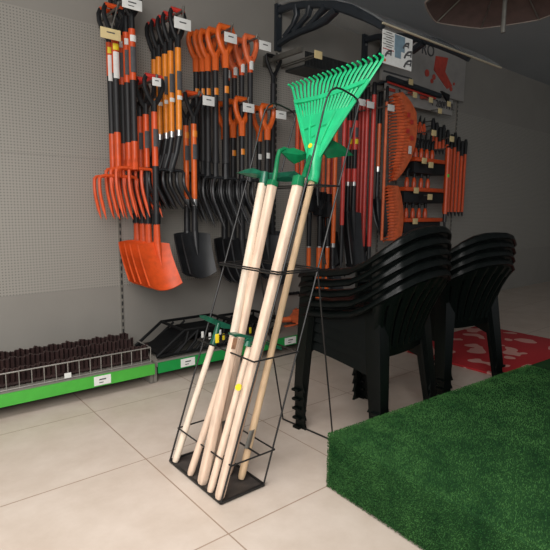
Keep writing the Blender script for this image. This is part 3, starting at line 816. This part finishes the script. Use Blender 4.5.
# orange fan head lying on the base shelf
q = P(296, 322, Y=3.72)
t = thing('plastic_fan_rake', 'orange plastic fan rake head lying on the base shelf behind the stand', 'rake', (q.x, 3.72, ZS+.006))
def fan(u, v):
    a = (u-.5)*1.25; r_ = .06+.14*v
    return (-.18+r_*2.6*math.cos(a)*.9, r_*2.2*math.sin(a), .03+.05*math.cos(a*2)*v+.03*v)
MB().sheet(fan, 14, 6, .012).build('rake_body', M['rust'], t)
for i in range(13):
    a = (i/12-.5)*1.25
    p = lambda r_: Vector((-.18+r_*2.34*math.cos(a), r_*2.2*math.sin(a), .03+.05*math.cos(a*2)+.03))
    MB().tube([p(.19), p(.25), p(.28)+Vector((0, 0, -.05))], [.012, .011, .007], 6).build('tooth', M['rust'], t)
MB().tube([(-.20, 0, .07), (-.09, 0, .065)], [.026, .03], 10).build('socket', M['rust'], t)
MB().box((.0, 0, .0), (.3, .03, .012)).build('foot_rib', M['rust'], t)
q = P(297, 294, Y=3.98)
t = thing('hook_strip', 'short black hook strip low on the wall behind the stand', 'hook', (q.x, YW-.005, q.z))
MB().rbox((0, -.01, 0), (.16, .02, .03), .005).build('strip', M['black'], t)
for s in (-.05, 0, .05): MB().tube([(s, -.02, 0), (s, -.06, 0), (s, -.065, .03)], .007, 6).build('peg', M['black'], t)

# brown hanging parasol, top right
c = P(505, 0, Y=1.7); t = thing('parasol', 'brown cloth parasol with pale hem hanging at the top right', 'parasol', c)
RR = .50; HH = .20
def dome(u, v):
    a = u*2*PI; sc = 1-.05*abs(math.sin(a*4)); return (RR*v*math.cos(a)*sc, RR*v*math.sin(a)*sc, HH*(1-v*v))
MB().sheet(dome, 48, 8, .008).build('cover', M['parasol'], t)
tag(MB().tube([Vector(dome(k/48, 1)) for k in range(49)], .006, 6).build('hem', M['hem'], t), 'pale hem')
MB().tube([(0, 0, -.2), (0, 0, 3.58-c.z)], .014, 8).build('pole', M['rod'], t)
for k in range(8): MB().tube([(0, 0, HH-.02), Vector(dome(k/8, .5))-Vector((0, 0, .012)), Vector(dome(k/8, .98))-Vector((0, 0, .008))], .005, 6).build('rib', M['rod'], t)

# ------------------------------------------------------------------ wire display stand
YN, YR = 1.79, 2.285
t = thing('display_stand', 'black wire display stand leaning back, holding the wooden handled tools', 'stand', (1.285, 2.05, 0))
o0 = Vector((1.285, 2.05, 0))
arch = [(1.16, .012), (1.43, .80), (1.70, 1.62), (1.765, 1.84), (1.785, 1.895), (1.81, 1.93), (1.845, 1.948), (1.89, 1.946), (1.97, 1.928), (2.0, 1.915), (2.014, 1.895), (2.008, 1.865), (1.71, .94), (1.409, .012)]
for Y in (YN, YR):
    MB().tube([Vector((x, Y, z))-o0 for x, z in arch], .0050, 8).build('arch_frame', M['wire'], t)
fx = lambda z: 1.16+.3335*z
rx = lambda z: 1.409+.3195*z
def ring(z, extra=False, dz=0):
    a, b = fx(z)+(-.005 if z < .3 else -.034 if z < .8 else -.030 if z < 1.2 else .075), rx(z)+.006
    pts = [Vector(p)-o0 for p in ((a, YN-.006, z), (b, YN-.006, z), (b, YR+.006, z), (a, YR+.006, z), (a, YN-.006, z))]
    for p, q in zip(pts, pts[1:]): pass
    mb = MB()
    for p, q in zip(pts, pts[1:]): mb.tube([p, q], .0042, 8)
    mb.build('hoop', M['wire'], t)
for z in (.175, .645, 1.045, 1.055, 1.47): ring(z)
MB().tube([Vector((fx(.175)+.16, YN, .175))-o0, Vector((fx(.175)+.16, YR, .175))-o0], .005, 8).build('divider_wire', M['wire'], t)
# tray
MB().box((0, (YN+YR)/2-2.05, .006), (.25, YR-YN, .008)).build('base_tray', M['tray'], t)
mb = MB()
for p, q in (((1.16, YN), (1.409, YN)), ((1.409, YN), (1.409, YR)), ((1.409, YR), (1.16, YR)), ((1.16, YR), (1.16, YN))):
    mb.tube([Vector((*p, .010))-o0, Vector((*q, .010))-o0], .007, 8, power=4)
mb.build('tray_rim', M['wire'], t)
for (Y, fxx, fy) in ((YN, 2.017, 1.909), (YR, 1.983, 2.324)):
    MB().tube([Vector((rx(1.05), Y, 1.05))-o0, Vector((fxx, fy, .008))-o0], .0050, 8).build('rear_leg', M['wire'], t)
MB().tube([Vector((2.017, 1.909, .008))-o0, Vector((1.983, 2.318, .008))-o0], .0050, 8).build('foot_bar', M['wire'], t)

# ------------------------------------------------------------------ wooden handled tools
def handle(name, label, cat, bot, top, r0, r1, m, power=2.6, Yb=None, rot=None, group='wooden handled tools in the stand'):
    B = P(*bot, Z=.014 if Yb is None else Yb); T = top
    t = thing(name, label, cat, B, group)
    d = (T-B); n = d.normalized(); L = d.length
    pts = [B+n*.0*L, B+n*.012, B+n*.03] + [B+n*(L*k/10) for k in range(1, 11)]
    rs = [r0*.72, r0*.94, r0] + [r0+(r1-r0)*k/10 for k in range(1, 11)]
    MB().tube([p-B for p in pts], rs, 16, power=power).build('handle', m, t)
    return t, B, T, n

def topY(x, y, X): return P(x, y, X=X)

def leaf(t, B, pts_px, Y, m, th=.010, name='hoe_blade', bend=.02):
    poly = [P(x, y, Y=Y)-B for x, y in pts_px]
    c = sum(poly, Vector())/len(poly)
    # two slightly folded halves around the middle: a thick, cambered plate
    mb = MB(); n = len(poly)
    off = Vector((0, th, 0)); mid = c+Vector((0, -bend, 0))
    vs = [p-off/2 for p in poly]+[p+off/2 for p in poly]+[mid-off/2, mid+off/2]
    fs = []
    for i in range(n):
        j = (i+1) % n
        fs += [(i, j, 2*n), (n+j, n+i, 2*n+1), (i, n+i, n+j, j)]
    return mb.add(vs, fs).build(name, m, t, angle=20)

# 1 bright green rake
B = P(241, 479, Z=.014); ax = Vector((.2855, .0, 1)).normalized()
T = P(314, 172, Y=2.0)
RY = lambda z: B.y+(2.0-B.y)*z/1.55
t, B, T, n = handle('fan_rake', 'bright green plastic fan rake with round wooden handle, tallest in the stand', 'rake', (241, 479), T, .0185, .0175, M['wood_tan'], 2.0)
tag(MB().sheet(lambda u, v: (P(249, 435, Y=B.y)-B) + Vector((math.sin((u-.65)*1.5)*.020, -math.cos((u-.65)*1.5)*.020, .03-.085*v)) + Vector((-.0, 0, 0)) + n*0 + Vector(((.03-.085*v)*n.x/n.z, 0, 0)), 6, 4, .003).build('handle_label', M['rod'], t), 'grey printed handle label')
# head frame: axis n, lateral from picture
neck = P(314, 158, Y=2.0)
def best():
    bst = None
    for i in range(-60, 90):
        a = i*.01
        l = P(290, 87, Y=2.0+a)
        for j in range(-60, 90):
            b = j*.01
            r_ = P(381, 57, Y=2.0-b)
            mid = (l+r_)/2; v = mid-neck; dlat = r_-l
            along = v.dot(n); off = (v-n*along).length
            e = off + .7*abs(dlat.normalized().dot(n))
            if bst is None or e < bst[0]: bst = (e, l, r_)
    print('RAKE', bst); return bst[1], bst[2]
l, r_ = best()
lat = (r_-l); half = lat.length/2*1.0; lat.normalize(); nor = lat.cross(n).normalized()
if nor.y > 0: nor = -nor           # towards the viewer side
Lh = ((l+r_)/2-neck).dot(n)
cen = neck-B
def fp(s, q, d=0.0): return cen + n*(q*Lh) + lat*(s*half*(.10+.90*q)) + nor*d
# body plate
def body(u, v):
    q = .0+.52*v; s = 2*u-1; return fp(s, q, .012*(1-s*s))
bd = MB().sheet(body, 20, 12, .012).build('fan_body', M['rake'], t)
for s in (-.5, 0, .5): MB().tube([fp(s*.9, .06, .016), fp(s, .28, .022), fp(s, .50, .016)], .007, 6).build('body_rib', M['rake'], bd)
for s0, s1, q in ((-.8, -.2, .36), (.05, .45, .34), (-.35, -.05, .24)): MB().tube([fp(s0, q, .018), fp(s1, q+.02, .02)], .005, 6).build('body_rib', M['rake'], bd)
NT = 20
for i in range(NT):
    s = -1+2*i/(NT-1)
    pts = [fp(s, q, .012*(1-s*s)*1.0) for q in (.46, .6, .78, .9)] + [fp(s, .985, .0), fp(s, 1.0, .012), fp(s, .995, .038)]
    MB().tube(pts, [.0065, .0062, .0065, .0068, .0068, .006, .005], 6, flat=(1, 1.3)).build('tine', M['rake'], t)
def band(q0, q1, d):
    return MB().sheet(lambda u, v: fp((2*u-1)*1.0, q0+(q1-q0)*v + .035*(1-(2*u-1)**2)*-1, d), 24, 2, .016)
band(.735, .785, .012).build('tine_band', M['rake'], t)
for s in (-1, 1): MB().tube([fp(s, .0, 0), fp(s, .3, .006), fp(s, .78, .004)], .012, 6).build('edge_rib', M['rake'], t)
e0 = T-B - n*.06
MB().tube([T-B-n*.06, T-B-n*.02, cen, cen+n*.06], [.036, .038, .044, .048], 14).build('socket', M['rake'], t)
tag(MB().tube([cen+n*.05+nor*.045, cen+n*.05+nor*.05], .014, 10).build('sticker', M['yellow'], t), 'yellow sticker')

# 2 H2: gooseneck leaf hoe with green ferrule
T = P(272.5, 184, X=1.695)
t, B, T, n = handle('draw_hoe', 'square pale handle with dark green gooseneck leaf hoe, left of the rake', 'hoe', (214, 464), T, .018, .0235, M['wood_pink'], 4.0)
q = lambda x, y: P(x, y, Y=T.y)-B
MB().tube([q(272, 186), q(273.3, 181)], [.0265, .025], 14, power=4).build('ferrule', M['hoe'], t)
MB().tube([q(274, 182), q(276, 170), q(277.5, 158), q(279.5, 151), (q(284, 149)), q(289, 150.5)], [.014, .013, .012, .012, .012, .011], 10).build('gooseneck', M['hoe'], t)
leaf(t, B, [(281.5, 152.5), (287, 149), (293, 147.8), (301, 150.5), (307.5, 153.5), (306, 158.5), (300, 161.5), (294.5, 164), (288.5, 159.5)], T.y-.015, M['hoe'])
tag(MB().rbox(along(B, T, 431)-B+Vector((.004, -.021, 0)), (.022, .006, .12), .002).build('handle_label', M['rod'], t), 'grey printed handle label')

# 3 H1: broad two ended hoe
T = P(262.5, 184, X=1.675)
t, B, T, n = handle('grub_hoe', 'cream handle with wide double-ended dark green head, furthest left of the tall ones', 'hoe', (208, 470), T, .0185, .0215, M['wood_pale'], 3.0)
q = lambda x, y, d=0: P(x, y, Y=T.y+d)-B
MB().tube([q(263, 186), q(264, 179), q(265, 172)], [.0235, .026, .022], 14).build('eye_socket', M['hoe2'], t)
leaf(t, B, [(237, 173), (245, 169.5), (252, 168), (263, 172), (264, 178), (255, 178), (247, 176)], T.y+.015, M['hoe2'], .016)
leaf(t, B, [(264, 173), (280, 172.5), (294, 171), (301, 176), (300, 181), (286, 182), (264, 180)], T.y+.02, M['hoe2'], .016)

# 4 H3: square handle with green cap
T = P(298, 184, X=1.665)
t, B, T, n = handle('hand_cultivator', 'thick square wooden handle with dark green cap beside the rake', 'hoe', (219, 499), T, .0200, .0230, M['wood_pink'], 4.0)
q = lambda x, y: P(x, y, Y=T.y)-B
MB().tube([q(297.5, 186), q(299.2, 176.5)], [.0265, .0255], 14, power=4).build('ferrule', M['hoe'], t)
MB().tube([q(299, 177), q(299.6, 175.5)], [.018, .012], 10).build('tang', M['hoe'], t)
c = along(B, T, 385)-B
tag(MB().tube([c+Vector((-.046, .006, 0)), c+Vector((-.058, -.004, 0))], .015, 10).build('sticker', M['yellow'], t), 'small yellow sticker')

# 5 thin handle with second leaf hoe hidden behind the rake
B5 = P(229, 474, Z=.014)
T = P(304.5, 178, X=1.735)
t, B, T, n = handle('leaf_hoe', 'thin tan handle with dark green leaf blade right of the rake socket', 'hoe', (229, 474), T, .015, .015, M['wood_rose'], 2.0)
q = lambda x, y, d=0: P(x, y, Y=T.y+d)-B
MB().tube([q(304, 180), q(306, 170, .04), q(310, 158, .10), q(314, 149, .12), q(320, 146, .10), q(326, 148, .09)], [.02, .014, .013, .012, .012, .011], 10).build('gooseneck', M['hoe'], t)
leaf(t, B, [(318, 145), (323, 141.5), (333, 140.5), (343, 146), (353, 155.5), (342, 156.5), (328, 158.5), (322, 152)], T.y+.08, M['hoe'])

# 6 short hoe at the left
T = P(212.5, 345, Y=P(175, 462, Z=0).y)
t, B, T, n = handle('push_hoe', 'short round cream handle with thin T-shaped green blade at the left', 'hoe', (175, 462), T, .0185, .0165, M['wood_pale'], 2.0)
q = lambda x, y: P(x, y, Y=T.y)-B
MB().tube([q(212.5, 346), q(215, 338), q(217.5, 327), q(218.5, 323)], [.019, .018, .014, .012], 12).build('socket', M['hoe2'], t)
MB().prism([q(200, 315.5), (q(206, 315.5)), q(220, 321), q(233.5, 326), q(233, 329), q(222, 328), q(210, 322.5), q(200.5, 318)], (0, .014, 0)).build('hoe_blade', M['hoe2'], t)
tag(MB().rbox(q(214.6, 337.5)+Vector((-.0, -.026, 0)), (.022, .006, .05), .002).build('sticker', M['yellow'], t), 'yellow sticker')

# 7 short square handle with open end
T = P(234.5, 337, Y=P(202, 484, Z=0).y)
t, B, T, n = handle('short_mattock', 'short square handle with bare end grain and small green plate', 'hoe', (202, 484), T, .0225, .0215, M['wood_pink'], 4.5)
q = lambda x, y, d=0: P(x, y, Y=T.y+d)-B
MB().tube([T-B-n*.055+Vector((-.008, -.012, 0)), T-B+Vector((-.008, -.012, 0))], .016, 4).build('end_notch', M['endgrain'], t)
MB().prism([q(231, 333.5), q(238, 333), q(252, 336.5), q(251.5, 339), q(238, 336), q(231.5, 335.5)], (0, .05, 0)).build('green_plate', M['hoe2'], t)

# second short handle, standing behind the open ended one
T = P(231, 350, Y=2.02)
t, B, T, n = handle('short_hoe', 'round rosy handle second from the left at the tray, passing behind the open ended one', 'hoe', (190, 475), T, .0180, .0165, M['wood_pink'], 2.2)
MB().tube([T-B-n*.03, T-B+n*.03], [.018, .014], 10).build('socket', M['hoe2'], t)
MB().prism([T-B+Vector(p) for p in ((-.015, .0, .02), (.03, 0, .02), (.05, 0, .05), (.03, 0, .065), (-.01, 0, .05))], (0, .012, 0)).build('hoe_blade', M['hoe2'], t)

# 8 fourth handle, in front of H3's foot
T = P(250, 345, Y=P(210, 492, Z=0).y+.05)
t, B, T, n = handle('short_hoe', 'round pinkish handle with small green blade in front of the thick square one', 'hoe', (210, 492), T, .0175, .0165, M['wood_pink'], 2.2)
q = lambda x, y, d=0: P(x, y, Y=T.y+d)-B
MB().tube([q(247.3, 346), q(248.5, 341)], [.022, .016], 10).build('socket', M['hoe2'], t)
MB().prism([q(244, 341), q(258, 342), q(281, 350), q(281, 347.5), q(266, 341.5), q(248, 338)], (0, .012, 0)).build('hoe_blade', M['hoe2'], t)

# ------------------------------------------------------------------ plastic chairs
def chair(label, group, loc, rz):
    t = thing('plastic_armchair', label, 'chair', loc, group, rz)
    m = M['chair']; W = .29
    # rim path: arm front -> arm -> sweeps up -> crest of back (one side)
    def rim(s):
        return [Vector(p) for p in ((s*.305, .275, .735), (s*.318, .20, .752), (s*.322, .05, .765), (s*.325, -.08, .79), (s*.325, -.175, .838),
                (s*.305, -.26, .905), (s*.26, -.325, .96), (s*.18, -.365, 1.0), (s*.09, -.385, 1.018), (0, -.39, 1.022))]
    for s in (-1, 1):
        pts = rim(s)
        def fn(u, v, pts=pts, s=s):
            k = v*(len(pts)-1); i = min(int(k), len(pts)-2); p = pts[i].lerp(pts[i+1], k-i)
            inn = Vector((-p.x, -p.y*.0, 0)); inn = Vector((-s, 0, 0)).lerp(Vector((0, 1, 0)), min(1, max(0, (k-4)/4)))
            w = .075 - .03*min(1, max(0, (k-4)/4))
            a = (u-.35)
            lip = -.03*max(0, (.3-u)/.3)**1.2
            return p + inn*(w*(u-.15)) + Vector((0, 0, lip))
        MB().sheet(fn, 8, 36, .014).build('arm', m, t)
    # backrest: barrel panel with vertical slats
    R = rim(1)
    def backp(a, v):
        """a -1..1 across, v 0 seat .. 1 rim"""
        k = 9-abs(a)*4.6; i = min(int(k), 8); p = R[i].lerp(R[i+1], k-i) if i < 9 else R[9].copy()
        p = Vector((math.copysign(p.x, a), p.y, p.z-.008))
        base = Vector((a*.235, -.215+.02*a*a, .545))
        q = base.lerp(p, v); q.y += .03*math.sin(PI*v)*(1-.5*abs(a)); return q
    mb = MB()
    ns = 9
    for i in range(ns):
        a0 = -1+2*(i+.12)/ns; a1 = -1+2*(i+.88)/ns
        mb.sheet(lambda u, v, a0=a0, a1=a1: backp(a0+(a1-a0)*u, .06+.86*v) + Vector((0, -.010*math.sin(PI*u), 0)), 4, 10, .010)
    mb.sheet(lambda u, v: backp(2*u-1, .80+.20*v), 24, 3, .012)
    mb.sheet(lambda u, v: backp(2*u-1, -.05+.16*v), 24, 2, .012)
    mb.build('backrest', m, t)
    # seat
    def seat(u, v):
        s = 2*u-1; y = .275-.49*v
        edge = max(0, v*-14+1)
        return (s*(.285-.045*v), y, .555-.020*(1-s*s)*math.sin(PI*min(1, v*1.1)) - .03*edge**2*1 + .012*v)
    MB().sheet(seat, 16, 16, .012).build('seat', m, t)
    # aprons
    mb = MB()
    for s in (-1, 1):
        mb.sheet(lambda u, v, s=s: (s*(.285-.045*u+.012*v), .26-.47*u, .552-(.035+.105*u**1.3)*v), 14, 3, .010)
    mb.sheet(lambda u, v: ((2*u-1)*.28, .275+.006*v, .53-(.03+.08*abs(2*u-1)**2)*v), 14, 3, .010)
    mb.build('apron', m, t)
    # legs: angled channel legs with flared feet
    for s in (-1, 1):
        for fr in (1, -1):
            if fr == 1: top, bot = Vector((s*.300, .262, .735)), Vector((s*.318, .285, 0))
            else: top, bot = Vector((s*.250, -.215, .60)), Vector((s*.295, -.275, 0))
            pts = [top.lerp(bot, k/8) for k in range(9)]
            def leg(u, v, top=top, bot=bot, s=s, fr=fr):
                p = top.lerp(bot, v); w = .085-.030*v
                if v > .93: w += .022*(v-.93)/.07
                if u < .5: return p + Vector((-s*w*(1-2*u), 0, 0)) + Vector((s*.0, 0, 0))
                return p + Vector((0, -fr*w*(2*u-1), 0))
            MB().sheet(leg, 6, 20, .014).build('leg', m, t)
            MB().rbox(bot+Vector((s*.004, -fr*.020, .008)), (.050, .050, .016), .004).build('foot', m, t)
    for o in t.children:
        if not o.data.get('wide'):
            o.data.transform(Matrix.Diagonal((1.10, 1.06, 1, 1))); o.data['wide'] = 1
    return t
cpos = (2.375, 1.945)
CR0 = math.radians(7)
base = chair('dark green plastic armchair, lowest of the stack beside the wire stand', 'stacked dark green armchairs', (*cpos, 0), CR0)
nm = ['second from bottom', 'third from bottom', 'fourth from bottom', 'topmost']
for k in range(4):
    dup(base, (cpos[0]-.002*(k+1), cpos[1]+.002*(k+1), .060*(k+1)), 'dark green plastic armchair, %s of the stack beside the wire stand' % nm[k])
c2 = (3.36, 2.05)
nm = ['lowest', 'second from bottom', 'third from bottom', 'topmost']
for k in range(4):
    c = dup(base, (c2[0], c2[1], .060*k), 'dark green plastic armchair, %s of the second stack at the right edge' % nm[k], math.radians(-8))
    c['group'] = 'second stack of armchairs'

# ------------------------------------------------------------------ turf platform, rug, plank
HT = .273
A = P(328, 434, Z=HT); D = P(450, 392, Z=HT)
front = P(457, 504, Z=HT)
fd = (front-A).normalized(); bd_ = (D-A).normalized()
p0 = A; p1 = A+fd*2.4; p3 = A+bd_*3.0; p2 = p1+bd_*3.0
poly = [p0, p1, p2, p3]
t = thing('turf_platform', 'low platform covered in green artificial turf in the right foreground', 'platform', (A.x, A.y, 0))
oA = Vector((A.x, A.y, 0))
def quad(a, b, c, d, nu, nv):
    return lambda u, v: a.lerp(b, u).lerp(d.lerp(c, u), v)
mb = MB()
n4 = len(poly); bot = [Vector((p.x, p.y, .004)) for p in poly]
bm = bmesh.new()
vs = [bm.verts.new(p-oA) for p in bot+poly]
for f in ((3, 2, 1, 0), (4, 5, 6, 7), (0, 1, 5, 4), (1, 2, 6, 5), (2, 3, 7, 6), (3, 0, 4, 7)): bm.faces.new([vs[i] for i in f])
bmesh.ops.bevel(bm, geom=bm.edges[:], offset=.014, segments=3, affect='EDGES', profile=.5)
bm.verts.index_update()
mb.add([v.co.copy() for v in bm.verts], [[v.index for v in f.verts] for f in bm.faces]); bm.free()
mb.build('platform_body', M['turf'], t)
# turf fibres
rn = random.Random(3); mb = MB()
def blade_at(p, nrm, h):
    j = Vector((rn.uniform(-1, 1), rn.uniform(-1, 1), rn.uniform(-1, 1)))
    d = (nrm + j*.55).normalized(); s = d.cross(Vector((rn.uniform(-1, 1), rn.uniform(-1, 1), rn.uniform(-1, 1)))).normalized()*.0022
    n = len(mb.v); mb.v += [p-s, p+s, p+d*h]; mb.f.append((n, n+1, n+2))
upv = Vector((0, 0, 1))
nF = Vector((-fd.y, fd.x, 0));  nF = nF if nF.x < 0 else -nF
nB = Vector((-bd_.y, bd_.x, 0)); nB = nB if nB.y > 0 else -nB
for i in range(60000):
    u, v = rn.random()**1.6*1.6, rn.random()**1.3*1.9
    blade_at(p0-oA+fd*u+bd_*v, upv, rn.uniform(.004, .010))
for i in range(26000):
    u, v = rn.random()**1.3*1.6, rn.random()
    blade_at(p0-oA+fd*u-upv*(HT-.006)*v, nF, rn.uniform(.003, .008))
for i in range(2500):
    u, v = rn.random()*1.9, rn.random()
    blade_at(p0-oA+bd_*u-upv*(HT-.006)*v, nB, rn.uniform(.003, .008))
tag(mb.build('turf_pile', M['pile'], t, smooth=False), kind='stuff')

r0 = P(430, 375, Z=.0)
t = MB().rbox((r0.x+1.2, r0.y+.1, .009), (1.6, 1.1, .018), .006).build('rug', M['rug'])
tag(t, 'red and pale patterned rug on the floor behind the chairs at right', 'rug')

# ------------------------------------------------------------------ light and camera
def area(name, loc, target, size, sy, power, col=(1, 1, 1)):
    L = bpy.data.lights.new(name, 'AREA'); L.shape = 'RECTANGLE'; L.size = size*U; L.size_y = sy*U; L.energy = power; L.color = col
    o = bpy.data.objects.new(name, L); C.objects.link(o); o.location = Vector(loc)*U
    d = Vector(target)-Vector(loc); o.rotation_euler = d.to_track_quat('-Z', 'Y').to_euler(); return o
area('window_light', (-1.1, -.5, 2.5), (1.5, 2.4, .4), 2.4, 2.0, 92, (1, .97, .94))
area('ceiling_lamp', (.4, 1.6, 3.5), (.5, 1.9, 0), 1.8, 1.4, 20, (1, .97, .94)).data.spread = 1.9
w = bpy.data.worlds.new('shop_ambient'); bpy.context.scene.world = w; w.use_nodes = True
w.node_tree.nodes['Background'].inputs[0].default_value = (.9, .95, 1.0, 1)
w.node_tree.nodes['Background'].inputs[1].default_value = .42

cam = bpy.data.cameras.new('camera'); co = bpy.data.objects.new('camera', cam); C.objects.link(co)
cam.sensor_width = 36; cam.sensor_fit = 'HORIZONTAL'; cam.lens = FPX*36/550; cam.clip_start = .02
R3 = Matrix((CR.tolist(), CU.tolist(), (-CF).tolist())).transposed()
co.matrix_world = Matrix.Translation(Vector((0, 0, CAMH*U))) @ R3.to_4x4()
sc = bpy.context.scene; sc.camera = co
sc.view_settings.view_transform = 'Standard'; sc.view_settings.look = 'None'
sc.view_settings.exposure = 0; sc.view_settings.gamma = 1; sc.view_settings.use_curve_mapping = False
